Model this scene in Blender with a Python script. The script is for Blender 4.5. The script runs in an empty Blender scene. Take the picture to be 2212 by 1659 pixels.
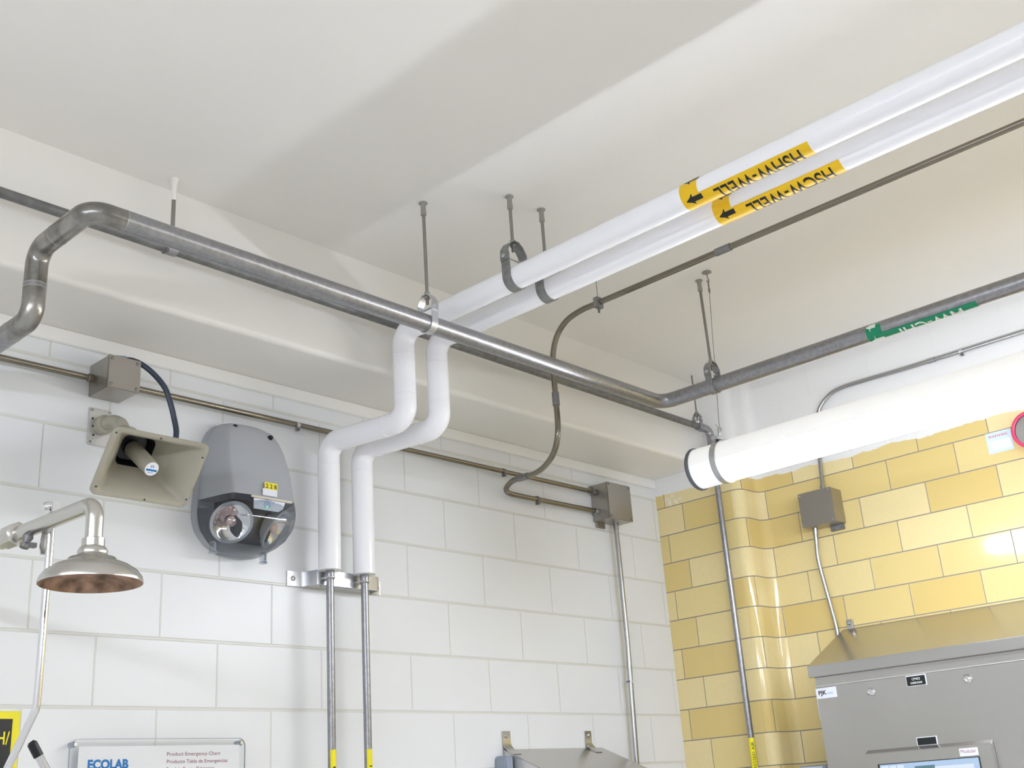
import bpy, bmesh, math, random
from mathutils import Vector, Matrix
random.seed(4)
S = bpy.context.scene
COL = S.collection
PI = math.pi

# ------------------------------------------------------------------ camera, world, exposure
F, YAW, PITCH, ROLL = 2452.376, 0.84102, 0.35600, -0.07100
CAMP = Vector((-4.499, -3.133, -0.343))
fw = Vector((math.sin(YAW)*math.cos(PITCH), math.cos(YAW)*math.cos(PITCH), math.sin(PITCH)))
rt = Vector((math.cos(YAW), -math.sin(YAW), 0)); up = rt.cross(fw)
r2 = rt*math.cos(ROLL)+up*math.sin(ROLL); u2 = -rt*math.sin(ROLL)+up*math.cos(ROLL)
cam = bpy.data.cameras.new('camera'); camo = bpy.data.objects.new('camera', cam); COL.objects.link(camo)
m = Matrix.Identity(4)
for i in range(3):
    m[i][0] = r2[i]; m[i][1] = u2[i]; m[i][2] = -fw[i]; m[i][3] = CAMP[i]
camo.matrix_world = m
cam.sensor_width = 36; cam.lens = F/2212*36; cam.clip_start = .02
S.camera = camo
w = bpy.data.worlds.new('world'); S.world = w; w.use_nodes = True
w.node_tree.nodes['Background'].inputs[0].default_value = (.9, .95, 1, 1)
w.node_tree.nodes['Background'].inputs[1].default_value = 0.3
S.view_settings.view_transform = 'Standard'; S.view_settings.look = 'None'
S.view_settings.exposure = -0.04; S.view_settings.gamma = 1
S.view_settings.use_curve_mapping = False
S.cycles.use_denoising = True
S.cycles.adaptive_threshold = .03; S.cycles.max_bounces = 8; S.cycles.diffuse_bounces = 5; S.cycles.glossy_bounces = 4
S.cycles.transparent_max_bounces = 12; S.cycles.sample_clamp_indirect = 6
TUBE_E = 180.0; LAMP_E = 32.0                                   # strength of the fluorescent lenses
LAMP_COL = (0.90, 0.955, 1.075)

ZC, ZF = 1.530, -1.95                            # ceiling, floor
ZS, YB = 1.119, -0.312                           # beam soffit, beam face
XR = 0.165                                       # recessed yellow wall

# ------------------------------------------------------------------ materials
def srgb(r, g, b):
    f = lambda c: (c/255/12.92) if c/255 <= .04045 else ((c/255+.055)/1.055)**2.4
    return (f(r), f(g), f(b), 1)

class N:
    def __init__(s, name):
        s.m = bpy.data.materials.new(name); s.m.use_nodes = True
        s.t = s.m.node_tree; s.p = s.t.nodes['Principled BSDF']; s.out = s.t.nodes['Material Output']
    def n(s, k, **kw):
        o = s.t.nodes.new(k)
        for a, b in kw.items(): setattr(o, a, b)
        return o
    def l(s, a, b): s.t.links.new(a, b)
    def math(s, op, a, b=None, c=None):
        o = s.n('ShaderNodeMath', operation=op)
        for i, v in enumerate((a, b, c)):
            if v is None: continue
            if isinstance(v, (int, float)): o.inputs[i].default_value = v
            else: s.l(v, o.inputs[i])
        return o.outputs[0]
    def mix(s, f, a, b):
        o = s.n('ShaderNodeMix', data_type='RGBA')
        for i, v in ((0, f), (6, a), (7, b)):
            if hasattr(v, 'is_output') or isinstance(v, bpy.types.NodeSocket): s.l(v, o.inputs[i])
            else: o.inputs[i].default_value = v
        return o.outputs[2]
    def smooth(s, v, a, b):
        o = s.n('ShaderNodeMapRange', interpolation_type='SMOOTHSTEP')
        s.l(v, o.inputs[0]); o.inputs[1].default_value = a; o.inputs[2].default_value = b
        return o.outputs[0]

def mat(name, col, rough=.5, metal=0, noise=0, nscale=30, bump=0, bscale=60, spec=.5, coat=0, stretch=None):
    k = N(name); p = k.p
    p.inputs['Base Color'].default_value = col; p.inputs['Roughness'].default_value = rough
    p.inputs['Metallic'].default_value = metal; p.inputs['Specular IOR Level'].default_value = spec
    p.inputs['Coat Weight'].default_value = coat
    if noise or bump:
        tc = k.n('ShaderNodeTexCoord'); src = tc.outputs['Object']
        if stretch:
            mp = k.n('ShaderNodeMapping'); mp.inputs['Scale'].default_value = stretch; k.l(src, mp.inputs[0]); src = mp.outputs[0]
    if noise:
        nz = k.n('ShaderNodeTexNoise'); nz.inputs['Scale'].default_value = nscale; nz.inputs['Detail'].default_value = 5
        k.l(src, nz.inputs['Vector'])
        d = tuple(c*(1-noise) for c in col[:3])+(1,); b = tuple(min(1, c*(1+noise)) for c in col[:3])+(1,)
        k.l(k.mix(k.smooth(nz.outputs[0], .3, .7), d, b), p.inputs['Base Color'])
        k.l(k.math('MULTIPLY_ADD', nz.outputs[0], .08, rough-.04), p.inputs['Roughness'])
    if bump:
        nb = k.n('ShaderNodeTexNoise'); nb.inputs['Scale'].default_value = bscale; nb.inputs['Detail'].default_value = 3
        k.l(src, nb.inputs['Vector'])
        bp = k.n('ShaderNodeBump'); bp.inputs['Strength'].default_value = bump; bp.inputs['Distance'].default_value = .002
        k.l(nb.outputs[0], bp.inputs['Height']); k.l(bp.outputs[0], p.inputs['Normal'])
    return k.m

def emis(name, col, e, base=(.9, .9, .9, 1)):
    k = N(name); k.p.inputs['Base Color'].default_value = base
    k.p.inputs['Emission Color'].default_value = tuple(col)+(1,); k.p.inputs['Emission Strength'].default_value = e
    return k.m

def white_block():
    k = N('white_glazed_block'); B, H, X0 = .4064, .2032, -2.873
    g = k.n('ShaderNodeTexCoord'); sx = k.n('ShaderNodeSeparateXYZ'); k.l(g.outputs['Object'], sx.inputs[0])
    x, z = sx.outputs[0], sx.outputs[2]
    row = k.math('FLOOR', k.math('DIVIDE', z, H))
    par = k.math('MULTIPLY', k.math('FLOORED_MODULO', row, 2), .5)
    u = k.math('ADD', k.math('DIVIDE', k.math('SUBTRACT', x, X0), B), par)
    dx = k.math('MULTIPLY', k.math('ABSOLUTE', k.math('SUBTRACT', k.math('FRACT', k.math('ADD', u, .5)), .5)), B)
    dz = k.math('MULTIPLY', k.math('ABSOLUTE', k.math('SUBTRACT', k.math('FRACT', k.math('ADD', k.math('DIVIDE', z, H), .5)), .5)), H)
    gx = k.smooth(dx, .0010, .0036); gz = k.smooth(dz, .0022, .0062)
    h = k.math('MULTIPLY', gx, gz)                      # 0 in the joint, 1 on the block
    nz = k.n('ShaderNodeTexNoise'); nz.inputs['Scale'].default_value = 2.5; k.l(g.outputs['Object'], nz.inputs['Vector'])
    base = k.mix(nz.outputs[0], srgb(226, 228, 229), srgb(234, 235, 235))
    k.l(k.mix(h, srgb(218, 218, 210), base), k.p.inputs['Base Color'])
    k.p.inputs['Roughness'].default_value = .32
    bp = k.n('ShaderNodeBump'); bp.inputs['Strength'].default_value = .5; bp.inputs['Distance'].default_value = .004
    n2 = k.n('ShaderNodeTexNoise'); n2.inputs['Scale'].default_value = 14; k.l(g.outputs['Object'], n2.inputs['Vector'])
    k.l(k.math('ADD', h, k.math('MULTIPLY', n2.outputs[0], .12)), bp.inputs['Height']); k.l(bp.outputs[0], k.p.inputs['Normal'])
    return k.m

def yellow_tile():
    k = N('yellow_glazed_tile'); T, H, Z0 = .3048, .13547, .4064+.0215
    g = k.n('ShaderNodeTexCoord'); sx = k.n('ShaderNodeSeparateXYZ'); k.l(g.outputs['Object'], sx.inputs[0])
    uv = k.n('ShaderNodeUVMap'); uv.uv_map = 'UVMap'; su = k.n('ShaderNodeSeparateXYZ'); k.l(uv.outputs[0], su.inputs[0])
    s, flag = su.outputs[0], su.outputs[1]; z = sx.outputs[2]
    zz = k.math('DIVIDE', k.math('SUBTRACT', z, Z0), H)
    row = k.math('FLOOR', zz); par = k.math('FLOORED_MODULO', row, 2)      # 1: top course line even
    # joint origin: recessed wall -.967 / -1.1194, pilaster -.049 / -.149
    orr = k.math('MULTIPLY_ADD', par, -.1524, -.967); orl = k.math('MULTIPLY_ADD', par, -.100, -.049)
    org = k.math('ADD', k.math('MULTIPLY', orl, flag), k.math('MULTIPLY', orr, k.math('SUBTRACT', 1, flag)))
    u = k.math('DIVIDE', k.math('SUBTRACT', s, org), T)
    dx = k.math('MULTIPLY', k.math('ABSOLUTE', k.math('SUBTRACT', k.math('FRACT', k.math('ADD', u, .5)), .5)), T)
    dz = k.math('MULTIPLY', k.math('ABSOLUTE', k.math('SUBTRACT', k.math('FRACT', k.math('ADD', zz, .5)), .5)), H)
    h = k.math('MULTIPLY', k.smooth(dx, .0010, .0026), k.smooth(dz, .0014, .0032))
    cx = k.n('ShaderNodeCombineXYZ'); k.l(k.math('FLOOR', u), cx.inputs[0]); k.l(row, cx.inputs[1]); k.l(flag, cx.inputs[2])
    wn = k.n('ShaderNodeTexWhiteNoise'); k.l(cx.outputs[0], wn.inputs[0])
    cr = k.n('ShaderNodeValToRGB'); cr.color_ramp.elements[0].color = srgb(217, 191, 116); cr.color_ramp.elements[1].color = srgb(234, 218, 166)
    e = cr.color_ramp.elements.new(.45); e.color = srgb(228, 209, 146)
    k.l(wn.outputs[0], cr.inputs[0])
    nz = k.n('ShaderNodeTexNoise'); nz.inputs['Scale'].default_value = 60; nz.inputs['Detail'].default_value = 6; k.l(g.outputs['Object'], nz.inputs['Vector'])
    mot = k.mix(k.math('MULTIPLY', nz.outputs[0], .35), cr.outputs[0], srgb(214, 188, 132))
    tile = k.mix(h, srgb(140, 132, 122), mot)
    # white paint brought down over the top course, ragged lower edge, with a patch by the corner
    n3 = k.n('ShaderNodeTexNoise'); n3.inputs['Scale'].default_value = 9; n3.inputs['Detail'].default_value = 6; k.l(g.outputs['Object'], n3.inputs['Vector'])
    edge = k.math('ADD', z, k.math('MULTIPLY', k.math('SUBTRACT', n3.outputs[0], .5), .05))
    paint = k.smooth(edge, 1.030, 1.036)
    sy = sx.outputs[1]
    d = k.math('SQRT', k.math('ADD', k.math('POWER', k.math('DIVIDE', k.math('ADD', sy, .10), .05), 2), k.math('POWER', k.math('DIVIDE', k.math('SUBTRACT', z, 1.0), .028), 2)))
    n4 = k.n('ShaderNodeTexNoise'); n4.inputs['Scale'].default_value = 45; n4.inputs['Detail'].default_value = 5; k.l(g.outputs['Object'], n4.inputs['Vector'])
    patch = k.math('MULTIPLY', k.math('MULTIPLY', k.smooth(k.math('SUBTRACT', 1.3, d), .0, .8), k.smooth(n4.outputs[0], .45, .6)), .85)
    pm = k.math('MAXIMUM', paint, patch)
    k.l(k.mix(pm, tile, srgb(232, 231, 228)), k.p.inputs['Base Color'])
    k.l(k.math('MULTIPLY_ADD', pm, .35, k.math('MULTIPLY_ADD', h, -.4, .5)), k.p.inputs['Roughness'])
    bp = k.n('ShaderNodeBump'); bp.inputs['Strength'].default_value = .35; bp.inputs['Distance'].default_value = .002
    n5 = k.n('ShaderNodeTexNoise'); n5.inputs['Scale'].default_value = 10; k.l(g.outputs['Object'], n5.inputs['Vector'])
    n6 = k.n('ShaderNodeTexNoise'); n6.inputs['Scale'].default_value = 130; k.l(g.outputs['Object'], n6.inputs['Vector'])
    k.l(k.math('ADD', k.math('ADD', h, k.math('MULTIPLY', n5.outputs[0], .5)), k.math('MULTIPLY', n6.outputs[0], .05)), bp.inputs['Height'])
    k.l(bp.outputs[0], k.p.inputs['Normal'])
    return k.m

def lit_lens():
    k = N('lit_lens'); t = k.n('ShaderNodeBsdfTransparent'); t.inputs[0].default_value = (1, 1, 1, 1)
    e = k.n('ShaderNodeEmission'); e.inputs[0].default_value = LAMP_COL+(1,); e.inputs[1].default_value = LAMP_E
    mx = k.n('ShaderNodeMixShader'); mx.inputs[0].default_value = .5
    k.l(t.outputs[0], mx.inputs[1]); k.l(e.outputs[0], mx.inputs[2]); k.l(mx.outputs[0], k.out.inputs[0]); return k.m

def clear_plastic(name='clear_plastic', tint=(.88, .91, .95, 1), extra=.03, fk=.7):
    k = N(name); t = k.n('ShaderNodeBsdfTransparent'); t.inputs[0].default_value = tint
    gl = k.n('ShaderNodeBsdfGlossy'); gl.inputs['Roughness'].default_value = .03
    fr = k.n('ShaderNodeFresnel'); fr.inputs[0].default_value = 1.5
    mx = k.n('ShaderNodeMixShader'); k.l(k.math('ADD', k.math('MULTIPLY', fr.outputs[0], fk), extra), mx.inputs[0]); k.l(t.outputs[0], mx.inputs[1]); k.l(gl.outputs[0], mx.inputs[2])
    k.l(mx.outputs[0], k.out.inputs[0]); return k.m

M = dict(
    block=white_block(), tile=yellow_tile(), clear=clear_plastic(),
    ceil=mat('ceiling_paint', srgb(238, 235, 229), .55, bump=.25, bscale=25),
    beam=mat('beam_paint', srgb(236, 233, 226), .42, bump=.2, bscale=18),
    trim=mat('gloss_trim_paint', srgb(238, 236, 231), .3),
    paint=mat('wall_paint', srgb(236, 236, 235), .6), floor=mat('quarry_floor', srgb(205, 204, 202), .5, noise=.05, nscale=5),
    galv=mat('galvanised_pipe', (.33, .33, .345, 1), .33, .88, noise=.10, nscale=70, bump=.08, bscale=160),
    weld=mat('weathered_elbow', (.30, .29, .27, 1), .30, .9, noise=.30, nscale=22, bump=.15, bscale=80),
    seam=mat('weld_seam', (.42, .40, .38, 1), .35, .9),
    dullsteel=mat('dull_steel_pipe', (.19, .19, .19, 1), .45, .6, noise=.15, nscale=40),
    cond=mat('conduit_steel', (.25, .225, .18, 1), .24, .95),
    condb=mat('bright_conduit', (.42, .42, .42, 1), .22, .95),
    coupl=mat('set_screw_coupling', (.24, .235, .24, 1), .45, .8),
    white=mat('white_pvc_jacket', (.93, .925, .95, 1), .2),
    strap=mat('hanger_strap', (.28, .28, .275, 1), .5, .7, noise=.15, nscale=60),
    brite=mat('zinc_strap', (.62, .63, .65, 1), .3, .9),
    rod=mat('threaded_rod', (.30, .28, .26, 1), .45, .8, bump=.6, bscale=400, stretch=(.01, .01, 3)),
    anchor=mat('anchor_coupler', (.36, .35, .32, 1), .5, .6),
    box=mat('brushed_box_steel', (.40, .375, .34, 1), .30, .88),
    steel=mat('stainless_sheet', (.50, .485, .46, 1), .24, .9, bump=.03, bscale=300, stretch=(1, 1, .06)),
    screw=mat('screw_steel', (.55, .55, .56, 1), .25, 1),
    chrome=mat('chrome', (.80, .80, .82, 1), .12, 1), satin=mat('satin_chrome', (.60, .585, .55, 1), .26, 1),
    dirty=mat('stained_inside', (.30, .19, .13, 1), .45, .7, noise=.55, nscale=28),
    horn=mat('beige_horn_plastic', srgb(168, 163, 147), .5, bump=.1, bscale=150),
    cable=mat('blue_grey_cable', srgb(52, 62, 78), .35), black=mat('black_plastic', srgb(18, 19, 24), .35),
    housing=mat('grey_housing', srgb(168, 171, 176), .38, bump=.06, bscale=200), dark=mat('dark_interior', srgb(40, 42, 48), .35),
    chromeref=mat('reflector', (.85, .83, .82, 1), .08, 1), bulb=mat('bulb_glass', srgb(215, 190, 185), .05, .6),
    yellow=mat('yellow_label', srgb(240, 194, 20), .4), yel2=mat('lemon_label', srgb(240, 226, 20), .4),
    ink=mat('black_ink', srgb(22, 24, 24), .4), green=mat('green_label', srgb(10, 140, 100), .4), wink=mat('white_ink', srgb(235, 240, 235), .4),
    blue=mat('blue_ink', srgb(20, 120, 190), .4), maroon=mat('maroon_ink', srgb(150, 70, 100), .5),
    paper=mat('white_paper', srgb(240, 240, 242), .5), lblue=mat('pale_blue_plate', srgb(205, 226, 240), .4),
    red=mat('red_ring', srgb(214, 70, 110), .35), stick=mat('sticker', srgb(225, 228, 235), .4), cyan=mat('cyan_ink', srgb(110, 175, 215), .4),
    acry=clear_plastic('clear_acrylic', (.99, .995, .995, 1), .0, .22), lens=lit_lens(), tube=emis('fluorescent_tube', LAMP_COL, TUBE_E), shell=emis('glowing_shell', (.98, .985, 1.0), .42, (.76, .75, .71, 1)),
    endlens=emis('dim_lens_end', LAMP_COL, .5), led=emis('green_led', (.05, 1, .3), 1.5, (0, .3, .1, 1)),
    screen=emis('lit_screen', (.45, .66, .95), .75, (.1, .1, .1, 1)), scrb=emis('lit_screen_field', (.75, .85, 1), .85, (.1, .1, .1, 1)),
    scrd=emis('lit_screen_bar', (.10, .28, .34), .6, (.05, .05, .05, 1)), grey=mat('grey_plastic', srgb(150, 160, 175), .4),
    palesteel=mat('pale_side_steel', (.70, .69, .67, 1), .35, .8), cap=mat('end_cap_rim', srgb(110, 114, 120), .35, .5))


# ------------------------------------------------------------------ mesh helpers (world coordinates)
class MB:
    def __init__(s): s.v = []; s.f = []; s.mi = []; s.uv = None
    def add(s, vs, fs, mi=0):
        o = len(s.v); s.v += [Vector(a) for a in vs]; s.f += [tuple(i+o for i in f) for f in fs]; s.mi += [mi]*len(fs)
        return s
    def box(s, x0, x1, y0, y1, z0, z1, mi=0):
        x0, x1 = sorted((x0, x1)); y0, y1 = sorted((y0, y1)); z0, z1 = sorted((z0, z1))
        vs = [(x, y, z) for x in (x0, x1) for y in (y0, y1) for z in (z0, z1)]
        return s.add(vs, [(0, 1, 3, 2), (4, 6, 7, 5), (0, 4, 5, 1), (2, 3, 7, 6), (0, 2, 6, 4), (1, 5, 7, 3)], mi)
    def obox(s, c, ax, ay, az, dx, dy, dz, mi=0):
        c = Vector(c); ax, ay, az = [Vector(a).normalized() for a in (ax, ay, az)]
        vs = [c+ax*i*dx/2+ay*j*dy/2+az*k*dz/2 for i in (-1, 1) for j in (-1, 1) for k in (-1, 1)]
        return s.add(vs, [(0, 1, 3, 2), (4, 6, 7, 5), (0, 4, 5, 1), (2, 3, 7, 6), (0, 2, 6, 4), (1, 5, 7, 3)], mi)
    def tube(s, pts, r, n=20, cap=True, mi=0):
        pts = [Vector(p) for p in pts]; k = len(pts)
        rr = r if isinstance(r, (list, tuple)) else [r]*k
        T = []
        for i in range(k):
            a = pts[min(i+1, k-1)]-pts[max(i-1, 0)]
            T.append(a.normalized() if a.length > 1e-9 else Vector((0, 0, 1)))
        nrm = T[0].orthogonal().normalized(); vs = []
        for i in range(k):
            if i: nrm = (nrm-T[i]*nrm.dot(T[i])).normalized()
            b = T[i].cross(nrm)
            for j in range(n):
                a = 2*PI*j/n; vs.append(pts[i]+(nrm*math.cos(a)+b*math.sin(a))*rr[i])
        fs = [(i*n+j, i*n+(j+1) % n, (i+1)*n+(j+1) % n, (i+1)*n+j) for i in range(k-1) for j in range(n)]
        if cap: fs += [tuple(range(n-1, -1, -1)), tuple((k-1)*n+j for j in range(n))]
        return s.add(vs, fs, mi)
    def lathe(s, prof, o, ax, n=32, cap=True, mi=0):      # profile: (radius, distance along axis)
        o = Vector(o); ax = Vector(ax).normalized(); a1 = ax.orthogonal().normalized(); a2 = ax.cross(a1); vs = []
        for (r, h) in prof:
            for j in range(n):
                t = 2*PI*j/n; vs.append(o+ax*h+(a1*math.cos(t)+a2*math.sin(t))*max(r, 1e-5))
        k = len(prof)
        fs = [(i*n+j, i*n+(j+1) % n, (i+1)*n+(j+1) % n, (i+1)*n+j) for i in range(k-1) for j in range(n)]
        if cap: fs += [tuple(range(n-1, -1, -1)), tuple((k-1)*n+j for j in range(n))]
        return s.add(vs, fs, mi)
    def ribbon(s, path, o, a, b, wdir, width, th, mi=0):   # strap: path in (a,b) plane, width along wdir, solid
        o = Vector(o); a = Vector(a); b = Vector(b); wdir = Vector(wdir)
        k = len(path); vs = []
        for i in range(k):
            p0 = Vector(path[max(i-1, 0)]); p1 = Vector(path[min(i+1, k-1)]); t = (p1-p0).normalized(); nn = Vector((-t.y, t.x))
            for sgn in (-1, 1):
                q = Vector(path[i])+nn*sgn*th/2
                for ws in (-1, 1): vs.append(o+a*q.x+b*q.y+wdir*ws*width/2)
        fs = []
        for i in range(k-1):
            A = i*4; Bq = A+4
            fs += [(A, A+1, Bq+1, Bq), (A+3, A+2, Bq+2, Bq+3), (A+2, A, Bq, Bq+2), (A+1, A+3, Bq+3, Bq+1)]
        fs += [(0, 2, 3, 1), (4*k-4, 4*k-3, 4*k-1, 4*k-2)]
        return s.add(vs, fs, mi)
    def prism(s, poly, o, a, b, n, d, mi=0):              # polygon in (a,b) extruded by d along n
        o, a, b, n = Vector(o), Vector(a), Vector(b), Vector(n); k = len(poly)
        vs = [o+a*x+b*y for x, y in poly]+[o+a*x+b*y+n*d for x, y in poly]
        fs = [tuple(range(k-1, -1, -1)), tuple(range(k, 2*k))]+[(i, (i+1) % k, k+(i+1) % k, k+i) for i in range(k)]
        return s.add(vs, fs, mi)

def link(name, mb, mats, parent=None, off=None, bevel=0, smooth=True, angle=35, uv=None):
    if not isinstance(mats, (list, tuple)): mats = [mats]
    off = Vector(off) if off is not None else Vector((0, 0, 0))
    me = bpy.data.meshes.new(name); me.from_pydata([v-off for v in mb.v], [], mb.f)
    for q in mats: me.materials.append(q)
    for p, i in zip(me.polygons, mb.mi): p.material_index = i
    bm = bmesh.new(); bm.from_mesh(me)
    if uv is None: bmesh.ops.recalc_face_normals(bm, faces=bm.faces)
    if bevel:
        es = [e for e in bm.edges if len(e.link_faces) == 2 and e.calc_face_angle(0) > .6]
        bmesh.ops.bevel(bm, geom=es, offset=bevel, segments=2, affect='EDGES', clamp_overlap=True)
    bm.to_mesh(me); bm.free()
    if smooth: me.shade_smooth(); me.set_sharp_from_angle(angle=math.radians(angle))
    me.update()
    o = bpy.data.objects.new(name, me); COL.objects.link(o)
    if parent: o.parent = parent
    return o

def thing(name, label, cat, loc, group=None):
    o = bpy.data.objects.new(name, None); COL.objects.link(o); o.location = loc; o.empty_display_size = .05
    o['label'] = label; o['category'] = cat
    if group: o['group'] = group
    return o
def part(root, name, mb, mats, parent=None, label=None, **kw):
    o = link(name, mb, mats, parent or root, off=root.location, **kw)
    if label: o['label'] = label
    return o
def single(name, mb, mats, label, cat, loc, group=None, **kw):
    o = link(name, mb, mats, None, off=loc, **kw); o.location = loc; o['label'] = label; o['category'] = cat
    if group: o['group'] = group
    return o
def struct(name, mb, mats, **kw):
    o = link(name, mb, mats, None, **kw); o['kind'] = 'structure'; return o

def fillet(pts, rads, n=8):                                # rounded polyline
    pts = [Vector(p) for p in pts]; out = [pts[0]]
    if isinstance(rads, (int, float)): rads = [rads]*len(pts)
    for i in range(1, len(pts)-1):
        p = pts[i]; a = (pts[i-1]-p); b = (pts[i+1]-p); la, lb = a.length, b.length; a.normalize(); b.normalize()
        ang = a.angle(b)
        if ang > PI-.02 or rads[i] <= 0: out.append(p); continue
        d = min(rads[i]/math.tan(ang/2), la*.49, lb*.49); R = d*math.tan(ang/2)
        c = p+(a+b).normalized()*(R/math.sin(ang/2)); s0 = p+a*d-c; s1 = p+b*d-c; tot = s0.angle(s1)
        for k in range(n+1):
            t = k/n; v = (s0*math.sin((1-t)*tot)+s1*math.sin(t*tot))/math.sin(tot); out.append(c+v)
    out.append(pts[-1]); return out
def catmull(pts, n=8):
    P = [Vector(p) for p in pts]; P = [P[0]*2-P[1]]+P+[P[-1]*2-P[-2]]; out = []
    for i in range(1, len(P)-2):
        for k in range(n):
            t = k/n; a, b, c, d = P[i-1:i+3]
            out.append(.5*((2*b)+(c-a)*t+(2*a-5*b+4*c-d)*t*t+(3*b-a-3*c+d)*t**3))
    out.append(P[-2]); return out

def text_flat(s, height, align='LEFT', bold=0., spacing=1.0):
    cu = bpy.data.curves.new('lettering', 'FONT'); cu.body = s; cu.size = 1; cu.offset = bold; cu.space_character = spacing; cu.resolution_u = 4
    o = bpy.data.objects.new('lettering', cu); COL.objects.link(o)
    bpy.context.view_layer.update()
    me = bpy.data.meshes.new_from_object(o.evaluated_get(bpy.context.evaluated_depsgraph_get()))
    vs = [v.co.copy() for v in me.vertices]; fs = [tuple(p.vertices) for p in me.polygons]
    bpy.data.objects.remove(o); bpy.data.curves.remove(cu); bpy.data.meshes.remove(me)
    k = height/.729                                      # capital height of the built-in font
    xs = [v.x for v in vs]; x0, x1 = min(xs), max(xs)
    sh = {'LEFT': x0, 'RIGHT': x1, 'CENTER': (x0+x1)/2}[align]
    return [((v.x-sh)*k, v.y*k) for v in vs], fs
def text_mb(mb, s, height, o, a, b, mi=0, width=None, **kw):   # flat print: a = reading direction, b = up
    vs, fs = text_flat(s, height, **kw); o, a, b = Vector(o), Vector(a), Vector(b)
    if width:
        xs = [v[0] for v in vs]; k = width/(max(xs)-min(xs)); vs = [(x*k, y) for x, y in vs]
    return mb.add([o+a*x+b*y for x, y in vs], fs, mi)
def text_bent(s, height, mapf, width=None, cell=.004, **kw):   # print wrapped on a round pipe
    vs, fs = text_flat(s, height, **kw)
    if width:
        xs = [v[0] for v in vs]; k = width/(max(xs)-min(xs)); vs = [(x*k, y) for x, y in vs]
    bm = bmesh.new(); bv = [bm.verts.new((x, y, 0)) for x, y in vs]
    for f in fs:
        try: bm.faces.new([bv[i] for i in f])
        except ValueError: pass
    y = -height*.3
    while y < height*1.2:
        bmesh.ops.bisect_plane(bm, geom=bm.verts[:]+bm.edges[:]+bm.faces[:], plane_co=(0, y, 0), plane_no=(0, 1, 0)); y += cell
    bm.verts.index_update()
    r = MB().add([mapf(v.co.x, v.co.y) for v in bm.verts], [tuple(v.index for v in f.verts) for f in bm.faces]); bm.free(); return r
def quad(mb, o, a, b, w_, h_, mi=0):
    o, a, b = Vector(o), Vector(a), Vector(b)
    return mb.add([o, o+a*w_, o+a*w_+b*h_, o+b*h_], [(0, 1, 2, 3)], mi)
X, Y, Z = Vector((1, 0, 0)), Vector((0, 1, 0)), Vector((0, 0, 1))

# ------------------------------------------------------------------ room shell
X0R, Y0R = -7.6, -8.2
struct('floor', MB().box(X0R, .4, Y0R, .3, ZF-.1, ZF), M['floor'], smooth=False)
struct('ceiling', MB().box(X0R-.2, .4, Y0R-.2, .3, ZC, ZC+.15), M['ceil'], smooth=False)
struct('wall_back', MB().box(X0R, .0, 0, .25, ZF, ZC), M['block'], smooth=False)
struct('wall_left', MB().box(X0R-.2, X0R, Y0R, .25, ZF, ZC), M['paint'], smooth=False)
struct('wall_front', MB().box(X0R, .4, Y0R-.2, Y0R, ZF, ZC), M['paint'], smooth=False)
# yellow wall: pilaster, bullnose, return, cove, recessed wall. UV = (run along the wall, pilaster flag)
def wall_right():
    prof = [(0.0, .25, None), (0, -.15, None), (0, -.425, None)]
    cv = []
    for k in range(1, 9): a = PI/2*k/8; cv.append((.05-.05*math.cos(a), -.425-.05*math.sin(a)))
    for k in range(0, 9): a = PI/2*k/8; cv.append((.115+.05*math.sin(a), -.525+.05*math.cos(a)))
    P = [(0, .25), (0, -.2), (0, -.425)]+cv+[(XR, -1.5), (XR, -3), (XR, Y0R)]
    run = [0.0]
    for i in range(1, len(P)): run.append(run[-1]+math.dist(P[i-1], P[i]))
    ic = 2+len(cv); ref = run[ic]                          # end of cove, y = -.525
    mb = MB(); vs = []
    for (x, y) in P: vs += [(x, y, ZF), (x, y, ZC)]
    nP = len(P); fs = [(2*i, 2*i+1, 2*i+3, 2*i+2) for i in range(nP-1)]
    for (x, y) in P: vs += [(XR+.25, y, ZF), (XR+.25, y, ZC)]
    o = 2*nP
    fs += [(o+2*i, o+2*i+2, o+2*i+3, o+2*i+1) for i in range(nP-1)]
    fs += [(2*i+1, o+2*i+1, o+2*i+3, 2*i+3) for i in range(nP-1)]
    mb.add(vs, fs); ob = struct('wall_right', mb, M['tile'], uv=True, angle=40)
    me = ob.data; uvl = me.uv_layers.new(name='UVMap')
    for p in me.polygons:
        idx = sorted({(v % o)//2 for v in p.vertices})
        left = idx[-1] <= 2
        for li in p.loop_indices:
            i = (me.loops[li].vertex_index % o)//2
            uvl.data[li].uv = (P[i][1], 1.0) if left else (-.525-(run[i]-ref), 0.0)
wall_right()
# plastered beam on the back wall (rounded lower edge) and the painted strip under it
bp_ = [(0.0, ZC), (YB, ZC)]
for k in range(7): a = PI/2*k/6; bp_.append((YB+.02-.02*math.cos(a), ZS+.02-.02*math.sin(a)))
bp_.append((0, ZS))
struct('trim_1', MB().prism(bp_, (X0R, 0, 0), Y, Z, X, -X0R), M['beam'], angle=50)
struct('trim_2', MB().box(X0R, 0, -.008, .0, 1.072, ZS), M['trim'], bevel=.003)

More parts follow.
